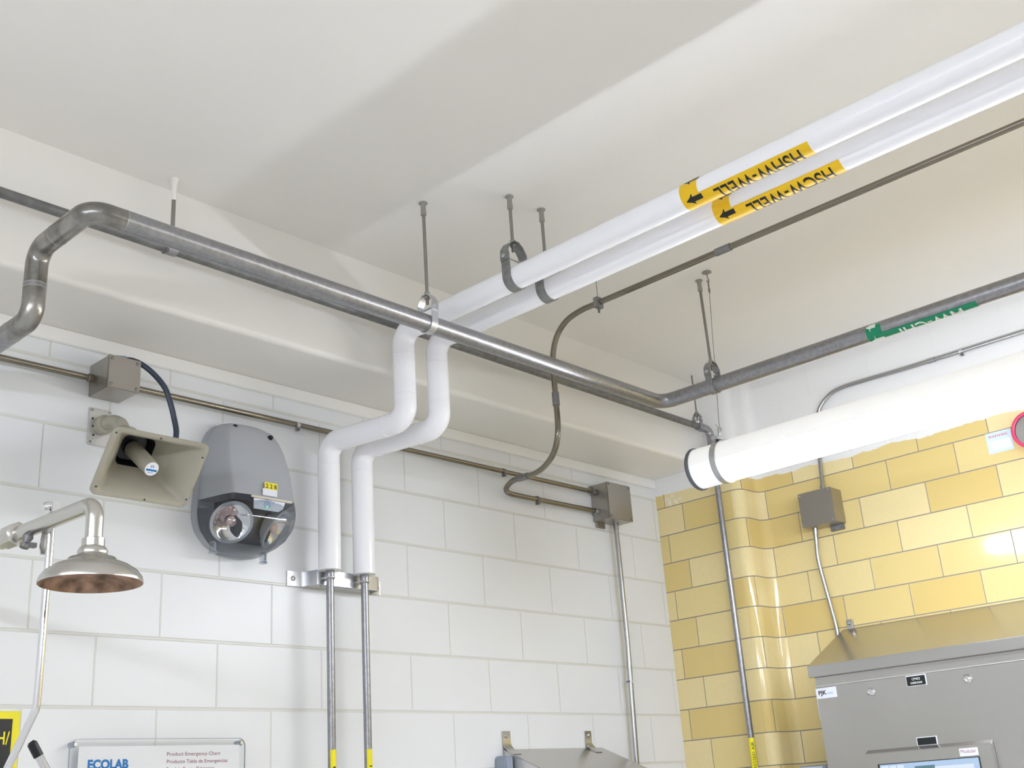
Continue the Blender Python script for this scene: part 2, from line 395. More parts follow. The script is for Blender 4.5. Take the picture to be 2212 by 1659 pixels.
# ------------------------------------------------------------------ fluorescent tube fixtures
def fixture(x, y0, y1, z, R, label, visible=True):
    root = thing('tube_light_fixture', label, 'lamp', (x, y0, z), 'hanging fluorescent tube fixtures')
    def shell(a0, a1, ya, yb, r, n=20):
        vs = []; fs = []
        for i in range(n+1):
            a = math.radians(a0+(a1-a0)*i/n)
            for yy in (ya, yb):
                for rr in (r, r-.003): vs.append((x+rr*math.cos(a), yy, z+rr*math.sin(a)))
        for i in range(n):
            A = 4*i; B_ = A+4
            fs += [(A, A+2, B_+2, B_), (A+1, B_+1, B_+3, A+3), (A, B_, B_+1, A+1), (A+2, A+3, B_+3, B_+2)]
        fs += [(0, 1, 3, 2), (4*n, 4*n+2, 4*n+3, 4*n+1)]
        return MB().add(vs, fs)
    ys = y0-.125
    part(root, 'upper_housing', shell(-4, 184, y0, y1, R), M['shell'], label='cream upper half of the tube')
    part(root, 'lens', shell(184, 356, ys, y1, R), M['lens'], label='brightly lit lower lens')
    part(root, 'tube', MB().tube([(x, ys-.01, z-R+.019), (x, y1+.06, z-R+.019)], .013, 16), M['tube'], label='fluorescent tube inside the lens')
    part(root, 'lens_end', shell(184, 356, y0, ys, R), M['endlens'], label='dimmer end of the lens with slight added glow')  # weak emission added to whiten the lens end beyond the tube
    for yy, s in ((y0, 1), (y1, -1)):
        e = MB().lathe([(R+.004, -.006), (R+.006, .0), (R+.006, .004), (R+.002, .010), (R-.008, .011)], (x, yy, z), Y*s, n=40)
        part(root, 'end_cap', e, M['cap'], label='grey rimmed round end cap')
    for yy in (ys+.014, y1+.11):
        pth = [((R+.0035)*math.cos(math.radians(a)), (R+.0035)*math.sin(math.radians(a))) for a in range(-160, 201, 9)]
        st = part(root, 'strap', MB().ribbon(pth, (x, yy, z), X, Z, Y, .024, .003), M['brite'])
        b = MB().box(x-.045, x+.045, yy-.014, yy+.014, z+R+.004, z+R+.018)
        part(root, 'hanger_bracket', b, M['brite'], parent=st, bevel=.003)
    return root
LX, LZ, LR = -1.05, .772, .074
fixture(LX, -.935, -3.375, LZ, LR, 'long lit fluorescent tube hanging in front of the yellow tiled wall')
fixture(LX, -3.75, -6.19, LZ, LR, 'lit tube light hanging behind the camera near the yellow wall')
fixture(-5.3, -.935, -3.375, LZ, LR, 'lit tube light hanging left of the camera by the white block wall')
fixture(-5.3, -3.75, -6.19, LZ, LR, 'lit tube light hanging left of and behind the camera')
def wire(x, y, xb, yb, label):
    root = thing('hanging_wire', label, 'wire', (x, y, ZC))
    part(root, 'ceiling_plate', MB().lathe([(.017, 0), (.019, -.003), (.008, -.008)], (x, y, ZC), Z), M['anchor'])
    hk = MB().tube(catmull([(x, y, ZC-.005), (x, y, ZC-.022), (x+.008, y, ZC-.034), (x, y, ZC-.046), (x-.007, y, ZC-.036)]), .0022, 8)
    part(root, 'hook', hk, M['coupl'])
    ln = MB().tube(fillet([(x, y, ZC-.042), (x-.006, y-.002, ZC-.056), (x, y, ZC-.076), (x+.006, y+.002, ZC-.056), (x, y, ZC-.042)], .006, 5), .002, 8)
    ln.lathe([(.003, 0), (.0045, -.006), (.003, -.02)], (x, y, ZC-.068), Z, 10)
    part(root, 'hook_link', ln, M['coupl'])
    zt = LZ+LR+.018
    part(root, 'cable', MB().tube([(x, y, ZC-.075), (xb, yb, zt+.035)], .0011, 8), M['dullsteel'])
    g = MB().lathe([(.003, .042), (.0075, .036), (.0085, .008), (.004, 0.0)], (xb, yb, zt), Z, 14)
    part(root, 'cable_gripper', g, M['brite'])
    part(root, 'cable_tail', MB().tube(catmull([(xb, yb, zt+.036), (xb-.006, yb+.004, zt+.044), (xb-.016, yb+.004, zt+.05)]), .0008, 6), M['dullsteel'])
wire(-1.031, -1.073, LX, -1.046, 'thin steel wire from ceiling hook to near end of the lit tube')
for (x, a, lb_) in ((LX, -3.265, 'thin wire at the far end of the tube light by the yellow wall'), (LX, -3.861, 'thin wire at the near end of the second tube light of the right row'), (LX, -6.08, 'thin wire at the far end of the second tube light of the right row'),
        (-5.3, -1.046, 'thin wire at the wall end of the left tube light'), (-5.3, -3.265, 'thin wire at the open end of the left tube light'), (-5.3, -3.861, 'thin wire at the near end of the rear left tube light'), (-5.3, -6.08, 'thin wire at the far end of the rear left tube light')):
    wire(x, a, x, a, lb_)

# ------------------------------------------------------------------ pipe hangers
def clevis(name, label, axis, c, r, h, wd, mtl, rodr=.0055, anc=None, anchor=True, group=None, boltz=None):
    """strap hanger: axis 'X'/'Y' of the pipe, c pipe centre, r pipe radius, h height of yoke above centre"""
    c = Vector(c); A = X if axis == 'X' else Y; Pd = Y if axis == 'X' else X
    top = Vector(anc) if anc else Vector((c.x, c.y, ZC))
    root = thing(name, label, 'pipe hanger', top, group)
    th = .0035; rr = r+th/2+.0006; hb = boltz or h*.52
    low = [(rr, hb+.012), (rr, 0)]+[(rr*math.cos(a), -rr*math.sin(a)) for a in [PI*k/14 for k in range(1, 14)]]+[(-rr, 0), (-rr, hb+.012)]
    part(root, 'cradle_strap', MB().ribbon(low, c, Pd, Z, A, wd, th), mtl)
    ro = rr+th
    hi = [(ro, hb-.014), (ro, hb+.006), (ro*.97, hb+(h-hb)*.40), (ro*.62, hb+(h-hb)*.80), (.010, h), (-.010, h), (-ro*.62, hb+(h-hb)*.80), (-ro*.97, hb+(h-hb)*.40), (-ro, hb+.006), (-ro, hb-.014)]
    part(root, 'yoke', MB().ribbon(hi, c, Pd, Z, A, wd, th), mtl)
    bl = MB().tube([c+Pd*(-ro-.008)+Z*hb, c+Pd*(ro+.008)+Z*hb], .0034, 10)
    for s in (-1, 1): bl.lathe([(.0075, 0), (.0075, .005)], c+Pd*s*(ro+.002)+Z*hb, Pd*s, 6)
    part(root, 'cross_bolt', bl, M['brite'])
    e = c+Z*(h-.03)
    part(root, 'rod', MB().tube([top-Z*.004, c+Z*h, e], rodr, 12), M['rod'])
    part(root, 'nut', MB().lathe([(.010, 0), (.010, .008)], c+Z*(h+.002), Z, 6).lathe([(.010, 0), (.010, .008)], c+Z*(h-.012), Z, 6), M['anchor'])
    if anchor:
        a = MB().lathe([(.014, 0), (.015, -.003), (.0085, -.007), (.0082, -.022), (.0095, -.040), (.0095, -.046), (.006, -.048)], top, Z, 18)
        part(root, 'ceiling_anchor', a, M['anchor'])
    return root

# big grey pipe -----------------------------------------------------
BY, BZ, BR = -.762, 1.097, .0285
BX = -.979
root = thing('grey_pipe', 'thick grey pipe crossing in front of the beam and turning along the lamp', 'pipe', (-2.2, BY, BZ))
EX = -3.35                                               # left end: turns to the wall, drops, turns to the wall again
run = fillet([(-3.262, BY, BZ), (BX, BY, BZ), (BX, -4.2, BZ-.01)], .055, 10)
part(root, 'pipe_run', MB().tube(run, BR, 28), M['galv'])
def seg(pts, rad, r=BR, n=10): return MB().tube(fillet(pts, rad, n), r, 28)
el1 = seg([(-3.262, BY, BZ), (EX, BY, BZ), (EX, BY+.17, BZ)], .085)
part(root, 'elbow', el1, M['weld'], label='weathered steel elbow')
el2 = seg([(EX, BY+.17, BZ), (EX, -.485, BZ), (EX, -.485, BZ-.10)], .075)
part(root, 'elbow', el2, M['weld'], label='weathered steel elbow')
part(root, 'drop_pipe', MB().tube([(EX, -.485, BZ-.10), (EX, -.485, .985)], BR, 28), M['galv'])
el3 = seg([(EX, -.485, .985), (EX, -.485, .903), (EX, -.37, .903)], .075)
part(root, 'elbow', el3, M['weld'], label='weathered steel elbow')
part(root, 'wall_stub', MB().tube([(EX, -.37, .903), (EX, -.001, .903)], BR, 28), M['galv'])
for p, a in (((-3.262, BY, BZ), X), ((EX, BY+.17, BZ), Y), ((EX, -.485, BZ-.10), Z), ((EX, -.485, .985), Z), ((EX, -.37, .903), Y)):
    part(root, 'weld_ring', MB().lathe([(BR-.001, -.003), (BR+.0009, 0), (BR-.001, .003)], p, a, 28), M['seam'])
for p, a in (((BX-.05, BY, BZ), X), ((BX, BY-.05, BZ), Y)):
    part(root, 'weld_ring', MB().lathe([(BR-.001, -.003), (BR+.0008, 0), (BR-.001, .003)], p, a, 28), M['coupl'])
# green marker on the run towards the camera
def wrap(xc, zc, r, y0, y1, a0, a1, n=24, ax='Y'):       # angle 0 = -x side, 90 = underside
    vs = []; fs = []
    for i in range(n+1):
        a = math.radians(a0+(a1-a0)*i/n)
        for yy in (y0, y1): vs.append((xc-r*math.cos(a), yy, zc-r*math.sin(a)))
    fs = [(2*i, 2*i+1, 2*i+3, 2*i+2) for i in range(n)]
    return vs, fs
def pmap(xc, zc, r, y0, base_deg):                        # text running to +y, up = around to the underside
    def f(x, y):
        a = math.radians(base_deg)+y/r
        return (xc-r*math.cos(a), y0+x, zc-r*math.sin(a))
    return f
def arrow(xc, zc, r, ytip, amid, mat_i, L=.052, wdt=.034):
    # solid arrow head pointing to +y, wrapped
    mb = MB(); cells = []
    hl = L*.45
    for (ya, wa, yb, wb) in ((ytip, 0.0, ytip-hl, wdt/2), (ytip-hl, wdt*.22, ytip-L, wdt*.22)):
        n = 8
        for k in range(n):
            t0 = -1+2*k/n; t1 = -1+2*(k+1)/n
            def P_(yy, h):
                a = math.radians(amid)+h/r; return (xc-r*math.cos(a), yy, zc-r*math.sin(a))
            mb.add([P_(ya, wa*t0), P_(ya, wa*t1), P_(yb, wb*t1), P_(yb, wb*t0)], [(0, 1, 2, 3)], mat_i)
    return mb
gm = MB(); R_ = BR+.0006
v, f = wrap(BX, BZ-.004, R_, -1.640, -1.695, -75, 275, 40); gm.add(v, f)
v, f = wrap(BX, BZ-.004, R_, -1.69, -2.015, 40, 150); gm.add(v, f)
lab = part(root, 'pipe_marker', gm, M['green'], label='green pipe marker with white letters', angle=60)
gt = text_bent('MW-CHI', .044, pmap(BX, BZ-.004, R_+.0005, -1.965, 55), width=.215, bold=.01)
part(root, 'marker_text', gt, M['wink'], parent=lab, angle=60)
ga = arrow(BX, BZ-.004, R_+.0005, -1.642, 95, 0, .05, .05); b2 = arrow(BX, BZ-.004, R_+.0005, -1.642, -25, 0, .035, .04)
o = len(ga.v); ga.v += b2.v; ga.f += [tuple(i+o for i in q) for q in b2.f]; ga.mi += b2.mi
part(root, 'marker_arrow', ga, M['wink'], parent=lab, angle=60)
clevis('clevis_hanger', 'bright strap hanger carrying the thick grey pipe where white pipes cross', 'X', (-2.222, BY, BZ), BR, .098, .026, M['brite'], group='strap hangers on ceiling rods')
clevis('clevis_hanger', 'dull strap hanger carrying the grey pipe beside the thin wire', 'Y', (BX, -1.005, BZ-.001), BR, .092, .028, M['galv'], anc=(-.992, -1.01, ZC), group='strap hangers on ceiling rods')

# small grey air pipe along the beam ------------------------------------
SY, SZ, SR = -.381, 1.282, .0150
root = thing('air_pipe', 'thin grey compressed air pipe along the beam then down the yellow pilaster', 'pipe', (-2, SY, SZ))
XD = -.045
part(root, 'pipe_run', MB().tube([(-7.55, SY, SZ+.028), (-3.4, SY, SZ+.007), (XD-.03, SY, SZ-.012)], SR, 20), M['dullsteel'])
part(root, 'elbow', MB().tube(fillet([(XD-.075, SY, SZ-.012), (XD, SY, SZ-.012), (XD, SY-.004, SZ-.087)], .03, 8), .0185, 20)
     .lathe([(.0185, 0), (.0215, .002), (.0215, .014), (.0185, .016)], (XD-.078, SY, SZ-.012), X, 20)
     .lathe([(.0185, 0), (.0215, .002), (.0215, .014), (.0185, .016)], (XD, SY-.004, SZ-.097), Z, 20), M['galv'], label='threaded grey elbow fitting')
part(root, 'drop_pipe', MB().tube([(XD, SY-.004, SZ-.06), (XD, -.386, ZF+.3)], .0135, 20), M['galv'])
part(root, 'coupling', MB().lathe([(.015, 0), (.0185, .002), (.0185, .034), (.015, .036)], (-2.925, SY, SZ+.004), X, 20), M['galv'])
part(root, 'coupling_ring', MB().lathe([(.0195, 0), (.0195, .004)], (-2.929, SY, SZ+.004), X, 20), M['coupl'])
def vstrip(xc, yc, r, z0, z1, c_deg, half, n=12):
    vs = []
    for i in range(n+1):
        a = math.radians(c_deg-half+2*half*i/n)
        for zz in (z0, z1): vs.append((xc+r*math.cos(a), yc+r*math.sin(a), zz))
    return MB().add(vs, [(2*i, 2*i+1, 2*i+3, 2*i+2) for i in range(n)])
def vtext(s, h, xc, yc, r, z0, c_deg, **kw):              # reads upward
    def f(x, y):
        a = math.radians(c_deg)-(y-h/2)/r*1.0
        return (xc+r*math.cos(a), yc+r*math.sin(a), z0+x)
    return text_bent(s, h, lambda x, y: f(x, y), cell=.003, **kw)
lab = part(root, 'pipe_marker', vstrip(XD, -.386, .0140, -.132, -.62, 200, 62), M['yel2'], label='yellow compressed air marker', angle=60)
tt = vtext('COMPRESSED AIR', .0125, XD, -.386, .0145, -.322, 218, width=.174, bold=.004)
# reading direction is upwards, letters leaning to the left of the pipe
part(root, 'marker_text', tt, M['ink'], parent=lab, angle=60)
clevis('clevis_hanger', 'small strap hanger holding the thin air pipe in the corner', 'X', (-.135, SY, SZ-.0115), SR, .062, .018, M['galv'], rodr=.0042, anchor=False, anc=(-.135, SY, ZC), group='strap hangers on ceiling rods')
root = clevis('clevis_hanger', 'small hanger with paint-splashed rod above the left end of pipes', 'X', (-2.905, SY, SZ+.004), SR, .055, .02, M['galv'], rodr=.0065, anchor=False, anc=(-2.905, SY, ZC), group='strap hangers on ceiling rods')
pb = MB().lathe([(.0135, 0), (.012, -.008), (.008, -.022), (.0075, -.05), (.0068, -.075)], (-2.905, SY, ZC-.0005), Z, 14)
part(root, 'paint_blob', pb, M['ceil'], label='ceiling paint run down over the rod')

# two white insulated pipes ------------------------------------------------
WR, WZ = .0385, 1.232
def white_pipe(xt, yv, xb, label, txt, ylab, other):
    root = thing('insulated_pipe', label, 'pipe', (xt, yv, WZ), 'white jacketed water pipes')
    zlow = .905; ybot = -.095; zend = .452
    path = fillet([(xt, -4.2, WZ), (xt, yv, WZ), (xt, yv, zlow), (xb, ybot, zlow), (xb, ybot, zend)], [0, .058, .055, .055, 0], 10)
    part(root, 'white_jacket', MB().tube(path, WR, 36), M['white'])
    # fitting cover seams
    dl = Vector((xb-xt, ybot-yv, 0)).normalized()
    for p, a in (((xt, yv-.085, WZ), Y), ((xt, yv, WZ-.09), Z), ((xt, yv, zlow+.09), Z), (Vector((xt, yv, zlow))+dl*.085, dl), (Vector((xb, ybot, zlow))-dl*.08, dl), ((xb, ybot, zlow-.085), Z)):
        part(root, 'jacket_seam', MB().lathe([(WR-.001, -.0022), (WR+.0011, -.0012), (WR+.0011, .0012), (WR-.001, .0022)], p, a, 36), M['white'])
    part(root, 'jacket_end', MB().lathe([(WR+.0015, 0), (WR+.0015, .003), (WR-.002, .004)], (xb, ybot, zend-.003), Z, 36), M['white'])
    part(root, 'copper_line', MB().tube([(xb, ybot, zend), (xb, ybot, ZF+.3)], .0132, 20), M['galv'], label='bare grey pipe below the white jacket')
    part(root, 'pipe_joint', MB().lathe([(.0145, 0), (.0158, .002), (.0158, .032), (.0145, .034)], (xb, ybot, zend-.034), Z, 20), M['galv'])
    st = part(root, 'lower_marker', vstrip(xb, ybot, .0138, -.132, -.6, 262, 52), M['yel2'], label='yellow strip marker on the bare pipe')
    part(root, 'marker_bar', vstrip(xb, ybot, .0143, -.184, -.188, 268, 22), M['ink'], parent=st)
    lb = MB(); r = WR+.0006
    v, f = wrap(xt, WZ, r, ylab, ylab-.058, -78, 282, 60); lb.add(v, f)
    v, f = wrap(xt, WZ, r, ylab-.055, ylab-.395, 32, 128, 30); lb.add(v, f)
    l_ = part(root, 'pipe_marker', lb, M['yellow'], label='yellow pipe marker with black letters', angle=60)
    part(root, 'marker_text', text_bent(txt, .050, pmap(xt, WZ, r+.0006, ylab-.365, 47), width=.265, bold=.012), M['ink'], parent=l_, angle=60)
    part(root, 'marker_arrow', arrow(xt, WZ, r+.0006, ylab-.012, 50, 0, .052, .036), M['ink'], parent=l_, angle=60)
    part(root, 'marker_arrow', arrow(xt, WZ, r+.0006, ylab-.012, -45, 0, .052, .036), M['ink'], parent=l_, angle=60)
    return root
white_pipe(-2.035, -.437, -2.095, 'white jacketed pipe marked HSHW-WELL, left of the pair at the wall', 'HSHW-WELL', -1.640, 0)
white_pipe(-1.889, -.450, -1.944, 'white jacketed pipe marked HSCW-WELL, right of the pair at the wall', 'HSCW-WELL', -1.652, 0)
clevis('clevis_hanger', 'wide grey strap hanger around the HSHW-WELL white pipe', 'Y', (-2.035, -.975, WZ), WR, .125, .034, M['strap'], group='strap hangers on ceiling rods')
clevis('clevis_hanger', 'wide grey strap hanger around the HSCW-WELL white pipe', 'Y', (-1.889, -.985, WZ), WR, .125, .034, M['strap'], group='strap hangers on ceiling rods')

# bent steel strut on the wall that both thin pipes are clipped to
root = thing('pipe_strut', 'bright bent steel bracket bar behind the two bare pipes on the white wall', 'bracket', (-2, 0, .43))
st = [(-2.205, -.003), (-2.155, -.003), (-2.14, -.012), (-2.125, -.064), (-2.112, -.066), (-1.866, -.066), (-1.853, -.06), (-1.842, -.01), (-1.835, -.003), (-1.795, -.003)]
part(root, 'bar', MB().ribbon(st, (0, 0, .430), X, Y, Z, .050, .004), M['brite'], angle=50)
part(root, 'screw_head', MB().lathe([(.009, 0), (.008, .004), (.003, .006)], (-2.182, -.005, .43), -Y, 16), M['screw'])
part(root, 'screw_head', MB().lathe([(.009, 0), (.008, .004), (.003, .006)], (-1.812, -.005, .43), -Y, 16), M['screw'])
for xb in (-2.095, -1.944):
    ub = [(-.0155*1.02, .028), (-.0155, 0)]+[(-.0155*math.cos(a), -.0155*math.sin(a)) for a in [PI*k/8 for k in range(1, 8)]]+[(.0155, 0), (.0155*1.02, .028)]
    pts = [(xb+p, -.095+q, .425) for p, q in ub]
    part(root, 'u_clamp', MB().tube(pts, .0028, 10), M['brite'])

# ------------------------------------------------------------------ conduits
def strap_clip(root, o, axis, wall, r, mt=None):
    """one-hole clip; wall = direction to the wall"""
    A = Vector(axis); W = Vector(wall); P_ = A.cross(W); o = Vector(o)
    pth = [(-r-.012, .4*r), (-r-.002, .4*r)]+[(-(r+.0015)*math.cos(a), -(r+.0015)*math.sin(a)) for a in [PI*k/8 for k in range(0, 9)]]+[(r+.003, .5*r)]
    c = part(root, 'conduit_clip', MB().ribbon(pth, o, P_, W, A, .014, .0025), mt or M['brite'])
    part(root, 'clip_bolt', MB().tube([o-P_*(r+.008)+W*.004, o-P_*(r+.008)-W*.016], .0028, 8).lathe([(.006, 0), (.006, .004)], o-P_*(r+.008)-W*.006, -W, 6), M['coupl'], parent=c)
CY, CZ, CR = -.033, .969, .0100
root = thing('steel_conduit', 'steel conduit along the white wall, left of the speaker junction box', 'conduit', (-3.2, CY, CZ), 'steel conduits on the walls')
part(root, 'tube', MB().tube([(-7.55, CY, CZ), (-2.94, CY, CZ)], CR, 18), M['cond'])
part(root, 'connector', MB().lathe([(.0115, 0), (.0135, .002), (.0135, .016), (.0115, .018)], (-2.968, CY, CZ), X, 18), M['cond'])
root = thing('steel_conduit', 'long steel conduit along the white wall between the two junction boxes', 'conduit', (-1.7, CY, CZ), 'steel conduits on the walls')
part(root, 'tube', MB().tube([(-2.85, CY, CZ), (-.50, CY, CZ+.006)], CR, 18), M['cond'])
part(root, 'connector', MB().lathe([(.0115, 0), (.0135, .002), (.0135, .026), (.0115, .028)], (-.541, CY, CZ+.006), X, 18), M['coupl'])
strap_clip(root, (-2.185, CY, CZ), X, Y, CR); strap_clip(root, (-1.125, CY, CZ+.004), X, Y, CR, M['coupl'])

root = thing('steel_conduit', 'brown steel conduit looping down from ceiling height to the corner box', 'conduit', (-1.37, -.55, 1.1), 'steel conduits on the walls')
KX, KZ = -1.368, 1.404
kp = [(KX, -4.2, KZ), (KX, -1.4, KZ), (KX, -.80, KZ), (KX, -.72, KZ), (KX, -.64, 1.388), (KX, -.585, 1.345), (KX, -.556, 1.28), (KX, -.549, 1.2), (KX, -.549, 1.1), (KX, -.549, 1.0), (-1.367, -.540, .94), (-1.345, -.495, .893), (-1.305, -.415, .872), (-1.262, -.325, .872), (-1.205, -.205, .893), (-1.16, -.115, .908), (-1.133, -.062, .908), (-1.120, -.036, .896), (-1.098, -.032, .884), (-1.04, -.033, .881), (-.9, -.033, .882), (-.7, -.033, .883), (-.50, -.033, .885)]
part(root, 'tube', MB().tube(catmull(kp, 6), .0112, 18), M['cond'])
part(root, 'coupling', MB().tube([(KX, -.549, 1.118), (KX, -.549, 1.066)], .0140, 18), M['coupl'])
part(root, 'coupling', MB().tube([(KX, -1.32, KZ), (KX, -1.38, KZ)], .0138, 18), M['coupl'])
part(root, 'coupling', MB().tube([(-1.232, -.262, .882), (-1.192, -.178, .898)], .0142, 18), M['coupl'])
part(root, 'connector', MB().lathe([(.012, 0), (.0140, .002), (.0140, .02), (.012, .022)], (-.535, -.033, .885), X, 18), M['condb'])
bc = MB().box(KX-.018, KX+.018, -.805, -.783, KZ-.022, KZ+.020).lathe([(.005, 0), (.005, .02)], (KX, -.794, KZ-.022), -Z, 8)
part(root, 'beam_clamp', bc, M['strap'], bevel=.003)
part(root, 'support_rod', MB().tube([(KX+.0, -.794, KZ+.018), (KX, -.794, ZC)], .0015, 6), M['strap'])
strap_clip(root, (-.925, CY, .882), X, Y, .0112, M['coupl'])

root = thing('steel_conduit', 'steel conduit running down from the corner junction box by the yellow wall', 'conduit', (-.4, -.04, .84), 'steel conduits on the walls')
part(root, 'tube', MB().tube([(-.398, -.04, .85), (-.398, -.04, .3), (-.418, -.04, -.2), (-.425, -.04, -1.2)], .0112, 18), M['condb'])
part(root, 'connector', MB().tube([(-.398, -.04, .842), (-.398, -.04, .815)], .0135, 18), M['condb'])
strap_clip(root, (-.409, -.04, .135), -Z, Y, .0112)

root = thing('steel_conduit', 'thin steel conduit bending down above the tube light to the yellow wall box', 'conduit', (.14, -1.1, 1.34), 'steel conduits on the walls')
yp = [(.150, -4.2, 1.345), (.150, -2.2, 1.345), (.150, -1.4, 1.343), (.150, -1.10, 1.347), (.150, -.985, 1.346), (.150, -.92, 1.33), (.150, -.868, 1.29), (.150, -.845, 1.24), (.148, -.83, 1.15), (.14, -.822, 1.0), (.135, -.82, .90), (.132, -.82, .885)]
part(root, 'tube', MB().tube(catmull(yp, 6), .0095, 16), M['condb'])
part(root, 'connector', MB().tube([(.134, -.82, .92), (.133, -.82, .885)], .012, 16), M['condb'])
part(root, 'coupling', MB().tube([(.150, -1.395, 1.343), (.150, -1.43, 1.343)], .0112, 16), M['condb'])
strap_clip(root, (.150, -1.545, 1.343), -Y, X, .0095)
root = thing('steel_conduit', 'kinked steel conduit from the yellow wall box down behind the hooded cabinet', 'conduit', (.13, -.75, .6), 'steel conduits on the walls')
part(root, 'tube', MB().tube(catmull([(.12, -.756, .74), (.122, -.752, .68), (.128, -.744, .60), (.135, -.75, .50), (.14, -.76, .40), (.14, -.768, .33), (.14, -.772, .26), (.14, -.775, 0), (.14, -.775, -1.0)], 6), .0095, 16), M['condb'])
part(root, 'connector', MB().tube([(.12, -.757, .735), (.121, -.754, .705)], .0115, 16), M['condb'])

# ------------------------------------------------------------------ junction boxes
def jbox_y(label, x0, x1, d, z0, z1, mt):                # on the back wall
    root = thing('junction_box', label, 'junction box', ((x0+x1)/2, 0, z0), 'square steel junction boxes')
    part(root, 'body', MB().box(x0+.001, x1-.001, -d+.004, -.0005, z0+.001, z1-.001), mt, bevel=.002)
    cv = part(root, 'cover', MB().box(x0, x1, -d-.001, -d+.004, z0, z1), mt, bevel=.0015)
    for sx in (x0+.011, x1-.011):
        for sz in (z0+.011, z1-.011):
            part(root, 'cover_screw', MB().lathe([(.0058, 0), (.0052, .002), (.001, .0032)], (sx, -d-.001, sz), -Y, 12), M['coupl'], parent=cv)
    return root
b1 = jbox_y('square steel junction box above the horn speaker with cable leaving its top', -2.948, -2.842, .12, .919, 1.024, M['box'])
b2 = jbox_y('steel junction box in the corner where three conduits meet', -.513, -.343, .10, .843, 1.012, M['box'])
part(b2, 'mounting_ear', MB().box(-.50, -.44, -.012, -.0005, .818, .845), M['box'], bevel=.002)
part(b2, 'mounting_ear', MB().box(-.528, -.512, -.012, -.0005, .985, 1.008), M['box'], bevel=.002)
root = thing('junction_box', 'steel junction box on the yellow tiles below the tube light', 'junction box', (XR, -.807, .73), 'square steel junction boxes')
part(root, 'body', MB().box(.069, XR-.0005, -.888, -.727, .736, .889), M['box'], bevel=.002)
cv = part(root, 'cover', MB().box(.064, .069, -.889, -.726, .735, .890), M['box'], bevel=.0015)
for sy in (-.737, -.878):
    for sz in (.746, .879): part(root, 'cover_screw', MB().lathe([(.004, 0), (.0035, .002), (.001, .003)], (.064, sy, sz), -X, 12), M['screw'], parent=cv)
ear = part(root, 'mounting_ear', MB().box(.15, XR-.0005, -.88, -.815, .712, .737), M['strap'], bevel=.002)
for sy in (-.868, -.828): part(root, 'ear_screw', MB().lathe([(.006, 0), (.005, .003)], (.150, sy, .724), -X, 12), M['screw'], parent=ear)
part(root, 'top_knockout', MB().lathe([(.010, 0), (.010, .006)], (.12, -.862, .889), Z, 16), M['box'])

# ------------------------------------------------------------------ horn speaker and its cable
root = thing('horn_speaker', 'beige rectangular horn loudspeaker on a wall bracket above the shower head', 'speaker', (-2.905, 0, .825))
TL = Vector((-3.041, -.36, .707)); u_ = X; v_ = Vector((0, .128, -.160)).normalized(); bk = Vector((0, .781, .624))
Wd, Hd = .303, .206; ctr = TL+u_*Wd/2+v_*Hd/2
def rloop(w_, h_, depth, rad, n=5, shift=0):
    out = []
    for (sx, sy, a0) in ((1, 1, 0), (-1, 1, 90), (-1, -1, 180), (1, -1, 270)):
        for k in range(n+1):
            a = math.radians(a0+90*k/n)
            out.append(ctr+u_*(sx*(w_/2-rad)+rad*math.cos(a))+v_*(sy*(h_/2-rad)+rad*math.sin(a))+bk*depth)
    return out
def loft(loops, close0=False, close1=False):
    mb = MB(); n = len(loops[0])
    for L in loops: mb.v += L
    for i in range(len(loops)-1):
        for j in range(n): mb.f.append((i*n+j, i*n+(j+1) % n, (i+1)*n+(j+1) % n, (i+1)*n+j)); mb.mi.append(0)
    if close0: mb.f.append(tuple(range(n-1, -1, -1))); mb.mi.append(0)
    if close1: mb.f.append(tuple((len(loops)-1)*n+j for j in range(n))); mb.mi.append(0)
    return mb
hl = [rloop(.092, .086, .152, .02), rloop(.116, .104, .120, .018), rloop(.172, .128, .070, .016), rloop(.225, .155, .028, .014), rloop(Wd-.034, Hd-.028, .002, .012), rloop(Wd-.028, Hd-.022, 0, .014),
      rloop(Wd-.004, Hd-.004, -.001, .018), rloop(Wd, Hd, .001, .02), rloop(Wd, Hd, .008, .02), rloop(Wd-.020, Hd-.016, .009, .018),
      rloop(.240, .168, .030, .016), rloop(.178, .130, .066, .018), rloop(.124, .106, .108, .02), rloop(.104, .094, .122, .02)]
part(root, 'horn_body', loft(hl, False, False), M['horn'], angle=50)
part(root, 'throat', loft([rloop(.104, .094, .1215, .02), rloop(.080, .076, .150, .02)], False, True), M['black'], label='dark throat inside the horn')
pl = part(root, 'centre_plug', MB().lathe([(.0255, .142), (.0240, .06), (.0225, .004), (.021, 0)], ctr+bk*.0, bk, 28), M['horn'])
nb = -bk; bd = MB()
dl_ = part(root, 'plug_badge', MB().lathe([(.0205, -.0012), (.0205, .0)], ctr, bk, 28), M['paper'], parent=pl, label='white round badge with blue marks')
bm_ = MB(); o0 = ctr-bk*.0016
quad(bm_, o0-u_*.0165-v_*(-.0005), u_, v_, .033, .006)
text_mb(bm_, 'EV', .008, o0-u_*.006-v_*.004, u_, -v_, bold=.01)
text_mb(bm_, 'Electro', .0035, o0-u_*.0095+v_*.0125, u_, -v_, bold=.01, width=.019)
part(root, 'badge_print', bm_, M['blue'], parent=pl, label='blue bar and lettering')
part(root, 'driver', MB().lathe([(.036, .155), (.046, .165), (.046, .205), (.040, .213)], ctr, bk, 28), M['horn'])
for (fx, fy) in ((-.47, -.42), (-.03, -.46), (.46, -.30), (.47, .36), (.05, .46), (-.46, .38)):
    part(root, 'rim_screw', MB().lathe([(.0028, 0), (.0024, .0016)], ctr+u_*Wd*fx+v_*Hd*fy-bk*.001, -bk, 8), M['dark'])
pt = MB().box(-2.942, -2.868, -.006, -.0005, .768, .888)
